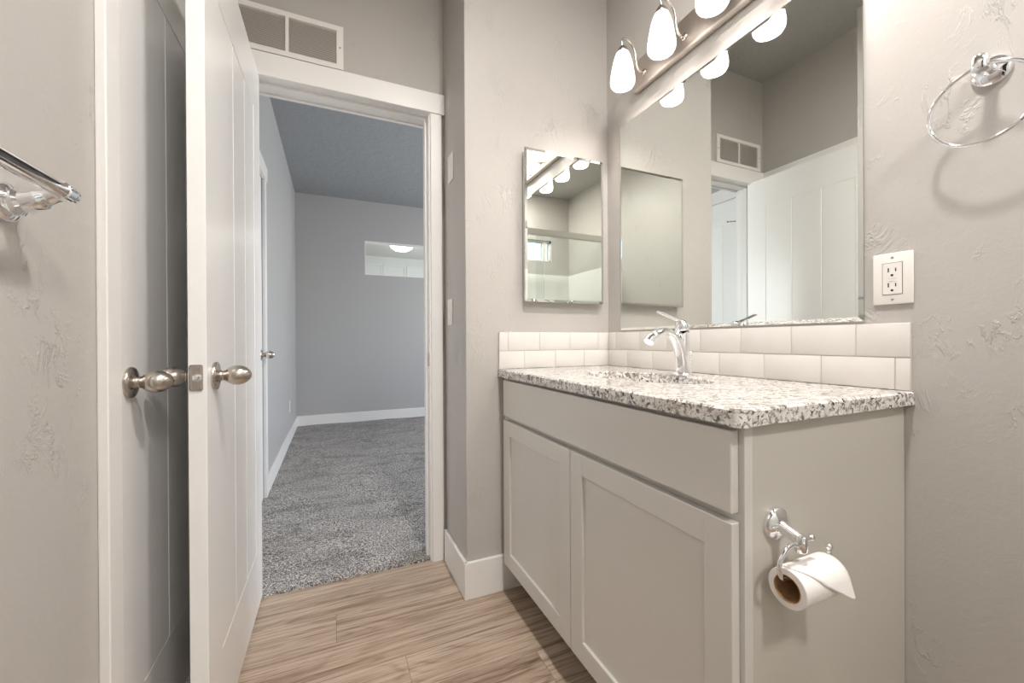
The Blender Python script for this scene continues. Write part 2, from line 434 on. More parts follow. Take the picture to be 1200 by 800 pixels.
# ------------------------------------------------------------------ plank doors
def plank_door_bm(width, height, thick, p0, z0, z1):
    """leaf in local coords: x along width from latch edge, y thickness centred, z up"""
    bm = bmesh.new(); t = thick/2; rec = 0.0010
    box(bm, 0, width, -(t-rec-0.003), t-rec-0.003, 0.012, height)
    for s in (-1, 1):
        a, b = (t-rec-0.005)*s, t*s
        box(bm, 0, p0, a, b, 0.012, height, 0.0012); box(bm, width-p0, width, a, b, 0.012, height, 0.0012)
        box(bm, p0-0.002, width-p0+0.002, a, b, 0.012, z0, 0.0012); box(bm, p0-0.002, width-p0+0.002, a, b, z1, height, 0.0012)
        n = max(3, round((width-2*p0)/0.153)); sp = (width-2*p0)/n
        for k in range(n):
            box(bm, p0+k*sp+(0.0015 if k else 0), p0+(k+1)*sp-0.0015, (t-rec-0.006)*s, (t-rec)*s, z0-0.001, z1+0.001, 0.0020, 1)
    # edge bands make the leaf solid at its rim
    box(bm, -0.0003, 0.004, -t+0.0012, t-0.0012, 0.0121, height-0.0002); box(bm, width-0.004, width+0.0003, -t+0.0012, t-0.0012, 0.0121, height-0.0002)
    box(bm, 0.0005, width-0.0005, -t+0.0012, t-0.0012, height-0.004, height+0.0001)
    return bm
def xform(bm, mat4): bmesh.ops.transform(bm, matrix=mat4, verts=bm.verts); return bm
KNOB = [(0.0, 0.0), (0.0325, 0.0), (0.0335, 0.004), (0.032, 0.0070), (0.024, 0.0090), (0.0155, 0.0110), (0.0125, 0.014), (0.0110, 0.017),
        (0.0125, 0.018), (0.0125, 0.0195), (0.0112, 0.0205), (0.0140, 0.0235), (0.0185, 0.029), (0.0220, 0.036), (0.0236, 0.0435), (0.0235, 0.0505), (0.0215, 0.058), (0.0175, 0.0655), (0.0120, 0.0715), (0.0055, 0.0755), (0.0, 0.0762)]
def knob(root, origin, direction, name='door_knob'):
    bm = bmesh.new(); lathe(bm, KNOB, 40, axis_mat(Vector(origin), direction), cap=False)
    o = part(name, bm, M['nickel'], root, label='satin nickel egg-shaped knob on a round rose'); autosmooth(o, 50)
    bm = bmesh.new(); d = Vector(direction)
    lathe(bm, [(0, 0), (0.0022, 0), (0.0022, 0.001), (0, 0.001)], 12, axis_mat(Vector(origin)+d*0.0125+Vector((0, -0.013, -0.013)), d))
    s = part('keyhole', bm, M['dark'], o)
    return o
def hinge(root, x, y, z, name='hinge'):
    bm = bmesh.new(); lathe(bm, [(0.004, -0.002), (0.0062, 0), (0.0062, 0.088), (0.004, 0.091)], 14, Matrix.Translation((x, y, z)))
    return part(name, bm, M['nickel'], root, True)
# open bathroom door: hinged at the left jamb, leaf along -y
dr = empty('door_1', (-0.279, 1.840, 0), 'open white plank-panel door swung into the bathroom beside the doorway', kind='structure')
DW, DT = 0.733, 0.0345
bm = plank_door_bm(DW, DOORH, DT, 0.122, 0.228, 1.857)
xform(bm, Matrix.Translation((-0.279, 1.840-DW, 0)) @ Matrix.Rotation(PI/2, 4, 'Z'))
part('door_leaf', bm, M['door'], dr)
knob(dr, (-0.279+DT/2, 1.170, 0.920), (1, 0, 0)); knob(dr, (-0.279-DT/2, 1.172, 0.920), (-1, 0, 0))
ly = 1.840-DW
bm = bmesh.new(); box(bm, -0.2935, -0.2685, ly-0.0014, ly+0.001, 0.892, 0.950, 0.004, 3)
lp = part('latch_plate', bm, M['nickel'], dr)
bm = bmesh.new(); lathe(bm, [(0.0085, 0), (0.0085, 0.0006), (0.0075, 0.001)], 20, axis_mat(Vector((-0.279, ly-0.0014, 0.921)), (0, -1, 0)))
box(bm, -0.287, -0.275, ly-0.011, ly-0.001, 0.915, 0.927, 0.003, 3)
part('latch_bolt', bm, M['chrome'], lp)
for zz in (0.936+0.006, 0.900):
    bm = bmesh.new(); lathe(bm, [(0.003, 0), (0.0028, 0.0012), (0, 0.0014)], 12, axis_mat(Vector((-0.279, ly-0.0012, zz)), (0, -1, 0)))
    part('screw', bm, M['nickel'], lp)
for zz in (0.24, 0.98, 1.76): hinge(dr, -0.301, 1.812, zz)

# closet door in the left wall
dr2 = empty('door_2', (XL+0.005, 1.06, 0), 'closed white plank-panel closet door in the left wall', kind='structure')
bm = plank_door_bm(0.71, DOORH, 0.034, 0.124, 0.228, 1.857)
xform(bm, Matrix.Translation((XL+0.005-0.017, 1.059, 0)) @ Matrix.Rotation(PI/2, 4, 'Z'))
part('door_leaf', bm, M['door'], dr2)
knob(dr2, (XL+0.005, 1.117, 0.915), (1, 0, 0))
struct('trim_6', bx(XL, XL+0.017, 1.0, 1.054, 0, 2.028, 0.002), M['white'], 'near casing leg of the closet door')
struct('trim_7', bx(XL, XL+0.017, 1.775, D2-0.023, 0, 2.028, 0.002), M['white'])
struct('trim_8', bx(XL, XL+0.022, 0.990, D2-0.022, 2.028, 2.118, 0.002), M['white'], 'head casing over the closet door')
# jamb of closet and dark void behind
bm = bmesh.new(); box(bm, XL-0.11, XL+0.001, 1.045, 1.055, 0, 2.05); box(bm, XL-0.11, XL+0.001, 1.775, 1.785, 0, 2.05); box(bm, XL-0.11, XL+0.001, 1.055, 1.775, 2.04, 2.05)
struct('trim_9', bm, M['white'])
# bedroom closet door
dr3 = empty('door_3', (-0.41, 2.02, 0), 'closed white plank door in the bedroom left wall seen past the open door', kind='structure')
bm = plank_door_bm(0.93, DOORH, 0.034, 0.124, 0.228, 1.857)
xform(bm, Matrix.Translation((-0.41-0.020, 2.025, 0)) @ Matrix.Rotation(PI/2, 4, 'Z'))
part('door_leaf', bm, M['door'], dr3)
knob(dr3, (-0.413, 2.895, 0.92), (1, 0, 0))
for zz in (0.24, 0.98, 1.76): h = hinge(dr3, -0.404, 2.016, zz)
bm = bmesh.new(); tube(bm, [(-0.40, 2.016, 1.853), (-0.375, 2.03, 1.853), (-0.352, 2.055, 1.853)], 0.004, 10)
lathe(bm, [(0.008, 0), (0.008, 0.008), (0.004, 0.010)], 12, axis_mat(Vector((-0.352, 2.055, 1.853)), (0.4, 0.6, 0)))
part('door_stop', bm, M['nickel'], dr3, True, 'hinge-mounted door stop')
struct('trim_10', bx(-0.41, -0.393, 2.965, 3.025, 0, 2.028, 0.002), M['white'])
struct('trim_11', bx(-0.41, -0.393, 1.965, 2.008, 0, 2.028, 0.002), M['white'])
struct('trim_12', bx(-0.41, -0.388, 1.965, 3.04, 2.028, 2.118, 0.002), M['white'])

# windows
wr = empty('window_1', (0.27, YB, wz0), 'high white-framed window in the bathroom back wall', kind='structure')
bm = bmesh.new(); yy0, yy1 = YB-0.07, YB-0.03
box(bm, wx0, wx1, yy0, yy1, wz0, wz0+0.022); box(bm, wx0, wx1, yy0, yy1, wz1-0.022, wz1)
box(bm, wx0, wx0+0.022, yy0, yy1, wz0, wz1); box(bm, wx1-0.022, wx1, yy0, yy1, wz0, wz1); box(bm, -0.10, -0.045, yy0+0.002, yy1+0.004, wz0, wz1)
part('window_frame', bm, M['white'], wr)
part('pane', bx(wx0+0.02, wx1-0.02, YB-0.055, YB-0.049, wz0+0.02, wz1-0.02), M['glass'], wr)
wr = empty('window_2', (3.3, 3.4, 0.9), 'white-framed bedroom window', kind='structure')
bm = bmesh.new()
for a, b_ in ((0.9, 0.94), (2.06, 2.1)): box(bm, 3.33, 3.37, 2.5, 4.3, a, b_)
for a, b_ in ((2.5, 2.54), (3.38, 3.42), (4.26, 4.3)): box(bm, 3.33, 3.37, a, b_, 0.94, 2.06)
part('window_frame', bm, M['white'], wr)

# ------------------------------------------------------------------ vanity cabinet
CF, CY0, CY1 = 0.628, 0.464, 1.507       # face-frame x, near end y, far end y
va = empty('vanity_cabinet', ((CF+W)/2, (CY0+CY1)/2, 0), 'greige vanity cabinet with two shaker doors under the granite countertop', 'cabinet')
bm = bmesh.new()
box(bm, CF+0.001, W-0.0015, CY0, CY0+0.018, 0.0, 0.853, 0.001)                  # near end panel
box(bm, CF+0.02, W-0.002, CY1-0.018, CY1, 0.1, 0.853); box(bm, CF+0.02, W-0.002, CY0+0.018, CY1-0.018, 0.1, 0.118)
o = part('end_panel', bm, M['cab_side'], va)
bm = bmesh.new()
box(bm, CF, CF+0.02, CY0-0.0012, CY0+0.05, 0.1, 0.853, 0.001); box(bm, CF, CF+0.02, CY1-0.05, CY1, 0.1, 0.853, 0.001)
box(bm, CF+0.0003, CF+0.0197, CY0+0.05, CY1-0.05, 0.815, 0.853); box(bm, CF+0.0003, CF+0.0197, CY0+0.05, CY1-0.05, 0.68, 0.72); box(bm, CF+0.0003, CF+0.0197, CY0+0.05, CY1-0.05, 0.1, 0.14)
box(bm, CF+0.0003, CF+0.0197, 0.955, 1.005, 0.14, 0.68)
part('face_frame', bm, M['cab'], va)
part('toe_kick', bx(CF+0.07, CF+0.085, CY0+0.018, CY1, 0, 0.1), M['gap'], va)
FX = CF-0.0195
df = part('drawer_front', bx(FX, CF-0.0006, 0.473, 1.472, 0.706, 0.846, 0.0022, 2), M['cab'], va)
def shaker(y0, y1, z0, z1):
    bm = bmesh.new(); s = 0.057
    box(bm, FX, CF-0.0006, y0, y0+s, z0, z1, 0.0018); box(bm, FX, CF-0.0006, y1-s, y1, z0, z1, 0.0018)
    box(bm, FX+0.0002, CF-0.0008, y0+s-0.0015, y1-s+0.0015, z0, z0+s, 0.0018); box(bm, FX+0.0002, CF-0.0008, y0+s-0.0015, y1-s+0.0015, z1-s, z1, 0.0018)
    d = part('door', bm, M['cab'], va)
    bm = bmesh.new(); box(bm, FX+0.0085, CF-0.003, y0+s-0.004, y1-s+0.004, z0+s-0.004, z1-s+0.004)
    part('panel', bm, M['cab'], d)
shaker(0.9835, 1.472, 0.125, 0.690); shaker(0.472, 0.9800, 0.125, 0.690)

# countertop with the oval sink cut-out
CZ0, CZ1 = 0.855, 0.886
cx0, cx1, cy0, cy1 = 0.600, W-0.001, 0.447, D1-0.001
SX, SY, SA, SB = 0.872, 0.985, 0.128, 0.235
bm = bmesh.new()
N = 96
def rect_pt(a):
    dx, dy = math.cos(a), math.sin(a)
    t = min(((cx1-SX)/dx if dx > 0 else (cx0-SX)/dx) if abs(dx) > 1e-9 else 1e9, ((cy1-SY)/dy if dy > 0 else (cy0-SY)/dy) if abs(dy) > 1e-9 else 1e9)
    x, y = SX+dx*t, SY+dy*t; q = 0.022
    if x < cx0+q and y < cy0+q:
        v = Vector((x-cx0-q, y-cy0-q)).normalized()*q; x, y = cx0+q+v.x, cy0+q+v.y
    return (x, y)
ca = math.atan2(cy0-SY, cx0-SX) % (2*PI)
angs = sorted(set([ca+k*0.004 for k in range(-12, 13)] + [2*PI*i/N for i in range(N)] + [math.atan2(y-SY, x-SX) % (2*PI) for x in (cx0, cx1) for y in (cy0, cy1)]))
R = []
for a in angs:
    px, py = rect_pt(a)
    # round the front corner a little
    e = (SX+SA*math.cos(a)*1.0, SY+SB*math.sin(a))
    rr = []
    b1 = 0.004
    inn = lambda p, k: (SX+(p[0]-SX)*k, SY+(p[1]-SY)*k)
    qx = px+(b1 if px <= cx0+1e-6 else -0) ; qy = py+(b1 if py <= cy0+1e-6 else 0)
    ring = [(qx, qy, CZ1), (px, py, CZ1-b1), (px, py, CZ0+0.002), (qx, qy, CZ0), (e[0], e[1], CZ0), (e[0], e[1], CZ1-0.003), (SX+(SA+0.003)*math.cos(a), SY+(SB+0.003)*math.sin(a), CZ1)]
    R.append([bm.verts.new(p) for p in ring])
for i in range(len(R)):
    a, b_ = R[i], R[(i+1) % len(R)]
    for k in range(7):
        bm.faces.new((a[k], a[(k+1) % 7], b_[(k+1) % 7], b_[k]))
ct = obj('countertop', bm, M['granite']); tag(ct, 'speckled white and grey granite countertop on the vanity cabinet', 'countertop')
# sink
sk = empty('sink', (SX, SY, 0.70), 'white oval undermount sink set into the granite countertop', 'sink')
bm = bmesh.new(); prof = [(1.02, CZ0-0.0005), (1.10, CZ0-0.0005), (1.10, CZ0-0.012), (1.0, 0.80), (0.85, 0.73), (0.5, 0.700), (0.12, 0.694)]
inner = [(1.02, CZ0-0.0005), (0.995, 0.82), (0.90, 0.76), (0.72, 0.722), (0.42, 0.706), (0.12, 0.703)]
def oval_rings(bm, pr, n=64):
    rs = [[bm.verts.new((SX+SA*s*math.cos(2*PI*i/n), SY+SB*s*math.sin(2*PI*i/n), z)) for i in range(n)] for s, z in pr]
    for a, b_ in zip(rs, rs[1:]):
        for i in range(n): bm.faces.new((a[i], a[(i+1) % n], b_[(i+1) % n], b_[i]))
    bm.faces.new(rs[-1])
oval_rings(bm, inner); oval_rings(bm, prof)
autosmooth(part('basin', bm, M['porcelain'], sk), 60)
bm = bmesh.new(); lathe(bm, [(0, 0.704), (0.021, 0.704), (0.021, 0.7065), (0.014, 0.7075), (0, 0.707)], 24, Matrix.Translation((SX, SY, 0)), cap=False)
part('drain', bm, M['chrome'], sk, True)

# ------------------------------------------------------------------ backsplash tiles
def backsplash(name, along, spans_top, spans_bot, label):
    bm = bmesh.new(); g_ = 0.0013; z0, zm, z1 = CZ1+0.0008, 0.958, 1.034
    for spans, a, b_ in ((spans_top, zm+g_, z1), (spans_bot, z0, zm-g_)):
        for i in range(len(spans)-1):
            p, q = spans[i]+g_, spans[i+1]-g_
            if along == 'y': box(bm, W-0.009, W-0.0005, p, q, a, b_, 0.0016, 2)
            else: box(bm, p, q, D1-0.009, D1-0.0005, a, b_, 0.0016, 2)
    if along == 'y': box(bm, W-0.0068, W-0.0008, spans_top[0]+0.001, spans_top[-1]-0.001, z0, z1-0.001, mi=1)
    else: box(bm, spans_top[0]+0.001, spans_top[-1]-0.001, D1-0.0068, D1-0.0008, z0, z1-0.001, mi=1)
    o = obj(name, bm, [M['tile'], M['grout']]); autosmooth(o, 40)
    return tag(o, label, 'backsplash')
backsplash('tile_backsplash', 'y', [0.450, 0.550, 0.698, 0.847, 0.996, 1.145, 1.294, 1.443, D1-0.010], [0.450, 0.477, 0.625, 0.774, 0.922, 1.071, 1.220, 1.369, D1-0.010], 'long two-row ivory tile backsplash beneath the large wall mirror')
backsplash('tile_backsplash', 'x', [0.603, 0.643, 0.786, 0.934, 1.081, W-0.0005], [0.603, 0.715, 0.861, 1.006, W-0.0005], 'short two-row ivory tile backsplash under the medicine cabinet')

# ------------------------------------------------------------------ large mirror
def mirror_panel(x_or_y, axis, a0, a1, z0, z1, thick, bev):
    """frameless plate with a ground bevel; faces -x (axis x) or -y (axis y)"""
    bm = bmesh.new()
    def P(a, z, d): return (x_or_y-d, a, z) if axis == 'x' else (a, x_or_y-d, z)
    o_ = [(a0, z0), (a1, z0), (a1, z1), (a0, z1)]
    i_ = [(a0+bev, z0+bev), (a1-bev, z0+bev), (a1-bev, z1-bev), (a0+bev, z1-bev)]
    back = [bm.verts.new(P(a, z, 0)) for a, z in o_]; rim = [bm.verts.new(P(a, z, thick-0.0018)) for a, z in o_]; fr = [bm.verts.new(P(a, z, thick)) for a, z in i_]
    bm.faces.new(back).material_index = 1
    for k in range(4):
        j = (k+1) % 4
        bm.faces.new((back[k], back[j], rim[j], rim[k])).material_index = 1
        bm.faces.new((rim[k], rim[j], fr[j], fr[k])).material_index = 0
    bm.faces.new(fr).material_index = 0
    return bm
mi_ = obj('wall_mirror', mirror_panel(W-0.0008, 'x', 0.536, 1.416, 1.041, 1.916, 0.0055, 0.010), [M['mirror'], M['mirror_edge']])
tag(mi_, 'large frameless rectangular mirror on the wall above the vanity', 'mirror')

# medicine cabinet
mc = empty('medicine_cabinet', (0.9, D1, 1.16), 'mirrored medicine cabinet on the short wall left of the large mirror', 'medicine cabinet')
part('cabinet_body', bx(0.716, 1.086, D1-0.0305, D1-0.0006, 1.166, 1.776, 0.001), M['white'], mc)
bm = mirror_panel(D1-0.031, 'y', 0.708, 1.092, 1.158, 1.783, 0.0055, 0.011)
part('mirror_door', bm, [M['mirror'], M['mirror_edge']], mc)

# ------------------------------------------------------------------ vanity light
LY = [1.24, 1.04, 0.84, 0.64]; LX = 1.012
vl = empty('vanity_light', (W, 0.94, 2.06), 'four-lamp satin nickel bath light bar with lit bell glass shades above the mirror', 'lamp')
bm = bmesh.new(); box(bm, W-0.026, W-0.0006, 0.572, 1.308, 1.998, 2.120, 0.010, 4)
part('backplate', bm, M['plate_nickel'], vl)
for i, y in enumerate(LY):
    path = smooth_path([(W-0.02, y, 2.045), (W-0.045, y, 2.043), (W-0.062, y, 2.062), (W-0.070, y, 2.11), (W-0.086, y, 2.138), (LX+0.014, y, 2.150), (LX-0.002, y, 2.140), (LX, y, 2.115)], 8)
    bm = bmesh.new(); tube(bm, path, 0.0042, 12)
    lathe(bm, [(0.013, 0), (0.013, 0.004), (0.006, 0.007)], 16, axis_mat(Vector((W-0.026, y, 2.045)), (-1, 0, 0)))
    part('arm', bm, M['nickel'], vl, True)
    bm = bmesh.new(); lathe(bm, [(0, 2.120), (0.007, 2.119), (0.013, 2.113), (0.020, 2.102), (0.0225, 2.092), (0.021, 2.090), (0.0, 2.094)], 28, Matrix.Translation((LX, y, 0)), cap=False)
    part('shade_holder', bm, M['nickel'], vl, True)
    bm = bmesh.new()
    prof = [(0.016, 2.083), (0.023, 2.080), (0.029, 2.066), (0.035, 2.045), (0.0405, 2.018), (0.0450, 1.990), (0.0465, 1.975), (0.0450, 1.962), (0.0405, 1.954)]
    prof += [(r-0.003, z) for r, z in reversed(prof)][:-1]
    lathe(bm, prof, 36, Matrix.Translation((LX, y, 0)), cap=False)
    bmesh.ops.translate(bm, verts=bm.verts, vec=(0, 0, 0.011))
    sh = part('glass_shade', bm, M['shade'], vl, True, label='lit white opal glass shade')
    bm = bmesh.new(); bmesh.ops.create_uvsphere(bm, u_segments=16, v_segments=10, radius=0.017, matrix=Matrix.Translation((LX, y, 2.052)))
    part('bulb', bm, M['bulb'], sh, True)
    l = bpy.data.lights.new('bulb_glow', 'POINT'); l.energy = P_BULB; l.shadow_soft_size = 0.026; l.color = (1.0, 0.95, 0.91)
    lo = bpy.data.objects.new('bulb_glow', l); COL.objects.link(lo); lo.parent = vl; lo.location = Vector((LX, y, 1.998))-Vector(vl.location)

# ceiling light over the vanity (outside the frame, gives the steep shadow of the towel ring)
cl = empty('ceiling_light', (0.52, 0.30, H), 'round flush ceiling light in the bathroom', 'lamp')
bm = bmesh.new(); lathe(bm, [(0, 0), (0.15, 0), (0.15, -0.02), (0.142, -0.024)], 40, Matrix.Translation((0.52, 0.30, H)), cap=False)
part('base', bm, M['white'], cl, True)
M['dome'] = mat('lit_dome_glass', (0.9, 0.9, 0.88), 0.4, emit=(1.0, 0.96, 0.92), estr=3.0)
bm = bmesh.new(); lathe(bm, [(0.142, -0.022), (0.13, -0.05), (0.09, -0.075), (0.04, -0.086), (0, -0.088)], 40, Matrix.Translation((0.52, 0.30, H)), cap=False)
part('dome', bm, M['dome'], cl, True)
l = bpy.data.lights.new('ceiling_glow', 'AREA'); l.shape = 'DISK'; l.size = 0.16; l.energy = P_DOME; l.color = (1.0, 0.96, 0.925)
lo = bpy.data.objects.new('ceiling_glow', l); COL.objects.link(lo); lo.parent = cl; lo.location = (0, 0, -0.095)

rl = empty('added_fill_light', (0.55, -0.95, H), 'added ceiling fill light over the bathtub, out of view', 'lamp')  # lamp added out of view to brighten the closet door and bath end
bm = bmesh.new(); lathe(bm, [(0.17, 0), (0.17, -0.004), (0.155, -0.008), (0.152, -0.002), (0.152, 0)], 36, Matrix.Translation((0.55, -0.95, H)), cap=False)
part('trim_ring', bm, M['white'], rl, True)
bm = bmesh.new(); lathe(bm, [(0.0, -0.001), (0.1525, -0.001), (0.1525, -0.003), (0.0, -0.003)], 36, Matrix.Translation((0.55, -0.95, H)), cap=False)
part('lens', bm, M['dome'], rl, True)
l = bpy.data.lights.new('added_fill_glow', 'AREA'); l.shape = 'DISK'; l.size = 0.3; l.energy = P_FILL; l.color = (1.0, 0.96, 0.925)
lo = bpy.data.objects.new('added_fill_glow', l); COL.objects.link(lo); lo.parent = rl; lo.location = (0, 0, -0.010)

# ------------------------------------------------------------------ faucet
FXc, FY = 1.012, 0.958
fa = empty('faucet', (FXc, FY, CZ1), 'chrome single-lever faucet behind the sink', 'faucet')
bm = bmesh.new()
path = smooth_path([(1.016, FY, CZ1+0.006), (1.012, FY, 0.925), (1.002, FY, 0.965), (0.984, FY, 1.000), (0.955, FY, 1.023), (0.925, FY, 1.024), (0.897, FY, 1.012), (0.876, FY, 0.993)], 7)
n = len(path); rad = []; fl = []
for i in range(n):
    t = i/(n-1); rad.append(0.0235*(1-t)**1.3+0.0165 if t < .5 else 0.0165+0.0235*(1-t)**1.3*0.9); fl.append(0.95-0.18*min(1, t*1.3))
rad = [0.024-0.0095*min(1, (i/(n-1))*1.8)+0.0035*max(0, (i/(n-1)-0.6)/0.4) for i in range(n)]
tube(bm, path, rad, 24, flat=fl)
lathe(bm, [(0.029, 0), (0.029, 0.004), (0.026, 0.008), (0.020, 0.010)], 32, Matrix.Translation((1.016, FY, CZ1+0.0003)))
autosmooth(part('spout', bm, M['chrome'], fa), 50)
bm = bmesh.new()   # upright valve body behind the arc
tube(bm, [(1.020, FY, 0.93), (1.020, FY, 0.98), (1.018, FY, 1.020), (1.014, FY, 1.026)], [0.012, 0.0165, 0.0185, 0.018], 24)
autosmooth(part('body', bm, M['chrome'], fa), 50)
bm = bmesh.new()   # lever: domed cap and a flattened paddle rising forward
lathe(bm, [(0.020, 0.0), (0.0220, 0.004), (0.0215, 0.016), (0.016, 0.027), (0.009, 0.033), (0, 0.035)], 28, axis_mat(Vector((1.014, FY, 1.029)), (-0.12, 0, 1)), cap=True)
tube(bm, smooth_path([(1.010, FY, 1.054), (0.985, FY, 1.064), (0.955, FY, 1.073), (0.925, FY, 1.083), (0.912, FY, 1.086)], 6), [0.010, 0.009, 0.0085, 0.0095, 0.0095, 0.006], 18, flat=0.45)
autosmooth(part('handle', bm, M['chrome'], fa), 50)
bm = bmesh.new(); tube(bm, [(1.048, FY, CZ1), (1.048, FY, 0.955)], 0.0022, 10)
bmesh.ops.create_uvsphere(bm, u_segments=14, v_segments=8, radius=0.0055, matrix=Matrix.Translation((1.048, FY, 0.957)))
part('lift_rod', bm, M['chrome'], fa, True)

# ------------------------------------------------------------------ outlet, switches, vent
ol = empty('electrical_outlet', (W, 0.482, 1.132), 'white wall outlet right of the large mirror above the backsplash', 'outlet')
autosmooth(part('cover_plate', bx(W-0.006, W-0.0006, 0.4465, 0.5175, 1.076, 1.190, 0.0022, 3), M['plastic'], ol), 35)
part('gap_line', bx(W-0.0062, W-0.0052, 0.4640, 0.5000, 1.0975, 1.1685), M['dark'], ol)
rc = part('receptacle', bx(W-0.0074, W-0.005, 0.4650, 0.4990, 1.0985, 1.1675, 0.0006), M['plastic'], ol)
for zc in (1.1495, 1.1160):
    bm = bmesh.new()
    box(bm, W-0.0077, W-0.0070, 0.4755-0.0010, 0.4755+0.0010, zc-0.001, zc+0.0065); box(bm, W-0.0077, W-0.0070, 0.4885-0.0012, 0.4885+0.0012, zc-0.002, zc+0.0075)
    lathe(bm, [(0.0026, 0), (0.0026, 0.0006)], 12, axis_mat(Vector((W-0.0072, 0.482, zc-0.009)), (-1, 0, 0)))
    part('slot', bm, M['dark'], rc)
part('test_button', bx(W-0.0082, W-0.0070, 0.475, 0.489, 1.1335, 1.1375, 0.0003), M['plastic'], rc)
part('reset_button', bx(W-0.0082, W-0.0070, 0.475, 0.489, 1.1278, 1.1318, 0.0003), M['plastic'], rc)
for zc in (1.1795, 1.0865):
    bm = bmesh.new(); lathe(bm, [(0.0028, 0), (0.0024, 0.0008), (0, 0.001)], 12, axis_mat(Vector((W-0.0058, 0.482, zc)), (-1, 0, 0))); part('screw', bm, M['nickel'], ol)
sw = empty('light_switch', (XC, 1.725, 1.125), 'white rocker light switch on the wall edge beside the doorway', 'switch')
autosmooth(part('cover_plate', bx(XC-0.006, XC-0.0005, 1.690, 1.760, 1.068, 1.182, 0.002, 3), M['plastic'], sw), 35)
part('rocker', bx(XC-0.010, XC-0.005, 1.709, 1.741, 1.092, 1.158, 0.0015), M['plastic'], sw)
bp = empty('blank_wall_plate', (XC, 1.705, 1.745), 'blank white wall plate high above the light switch', 'wall plate')
autosmooth(part('plate', bx(XC-0.006, XC-0.0005, 1.668, 1.742, 1.687, 1.803, 0.002, 3), M['plastic'], bp), 35)
for zc in (1.703, 1.787):
    bm = bmesh.new(); lathe(bm, [(0.0028, 0), (0.0024, 0.0008), (0, 0.001)], 12, axis_mat(Vector((XC-0.0058, 1.705, zc)), (-1, 0, 0))); part('screw', bm, M['plastic'], bp)
bo = empty('electrical_outlet', (-0.41, 4.565, 0.36), 'white outlet low on the bedroom left wall near the far corner', 'outlet')
part('cover_plate', bx(-0.4095, -0.404, 4.53, 4.60, 0.30, 0.415, 0.002), M['plastic'], bo)
part('receptacle', bx(-0.405, -0.4025, 4.548, 4.582, 0.324, 0.392), M['plastic'], bo)

vn = empty('vent_grille', (-0.163, D2, 2.13), 'white return-air vent grille above the bedroom doorway', 'vent')
vx0, vx1, vz0, vz1 = -0.369, 0.043, 2.128, 2.306
bm = bmesh.new(); a, b_ = D2-0.010, D2-0.0006
box(bm, vx0, vx1, a, b_, vz0, vz0+0.020); box(bm, vx0, vx1, a, b_, vz1-0.020, vz1)
box(bm, vx0, vx0+0.026, a, b_, vz0+0.020, vz1-0.020); box(bm, vx1-0.026, vx1, a, b_, vz0+0.020, vz1-0.020); box(bm, -0.169, -0.157, a, b_, vz0+0.020, vz1-0.020)
bmesh.ops.remove_doubles(bm, verts=bm.verts, dist=1e-5)
autosmooth(part('frame', bm, M['plastic'], vn), 35)
for p, q in ((vx0+0.024, -0.168), (-0.158, vx1-0.024)):
    bm = bmesh.new(); nn = 19; zz = vz0+0.022
    for k in range(nn):
        zc = zz+(vz1-vz0-0.044)*(k+0.5)/nn
        v = [bm.verts.new(c) for c in ((p, D2-0.0085, zc-0.0036), (q, D2-0.0085, zc-0.0036), (q, D2-0.0015, zc+0.0014), (p, D2-0.0015, zc+0.0014),
                                        (p, D2-0.0085, zc-0.0024), (q, D2-0.0085, zc-0.0024), (q, D2-0.0015, zc+0.0026), (p, D2-0.0015, zc+0.0026))]
        for f_ in ((0,1,2,3), (4,5,6,7), (0,1,5,4), (2,3,7,6), (0,3,7,4), (1,2,6,5)): bm.faces.new([v[i] for i in f_])
    part('louvers', bm, M['plastic'], vn)
part('backing', bx(vx0+0.02, vx1-0.02, D2-0.0014, D2-0.0007, vz0+0.016, vz1-0.016), mat('vent_shadow', (0.55, 0.50, 0.46), 0.9), vn)
for xx in (vx0+0.013, vx1-0.013):
    bm = bmesh.new(); lathe(bm, [(0.0035, 0), (0.003, 0.001), (0, 0.0013)], 12, axis_mat(Vector((xx, D2-0.010, (vz0+vz1)/2)), (0, -1, 0))); part('screw', bm, M['nickel'], vn)

# ------------------------------------------------------------------ towel bar on the left wall
tb = empty('towel_bar', (XL, 0.50, 1.205), 'round chrome towel bar on the left wall', 'towel bar')
bm = bmesh.new(); xb = -0.342; zb = 1.210
tube(bm, [(xb, 0.185, zb), (xb, 0.755, zb)], 0.0105, 24)
part('bar', bm, M['chrome'], tb, True)
for yy, s in ((0.772, 1), (0.170, -1)):
    bm = bmesh.new()
    lathe(bm, [(0, 0), (0.0265, 0), (0.0265, 0.004), (0.023, 0.009), (0.014, 0.012), (0, 0.013)], 32, axis_mat(Vector((XL+0.0005, yy, 1.19)), (1, 0, 0)), cap=False)
    tube(bm, smooth_path([(XL+0.008, yy, 1.19), (XL+0.03, yy, 1.195), (XL+0.05, yy, 1.206), (xb, yy, zb)], 6), [0.018, 0.014, 0.011, 0.0105], 20)
    lathe(bm, [(0, -0.019), (0.0095, -0.018), (0.0125, -0.016), (0.0125, -0.002), (0.0075, 0.0), (0.0075, 0.003), (0.0100, 0.005), (0.0100, 0.011), (0.006, 0.014), (0, 0.015)], 24, axis_mat(Vector((xb, yy, zb)), (0, s, 0)), cap=False)
    autosmooth(part('bracket', bm, M['chrome'], tb), 40)

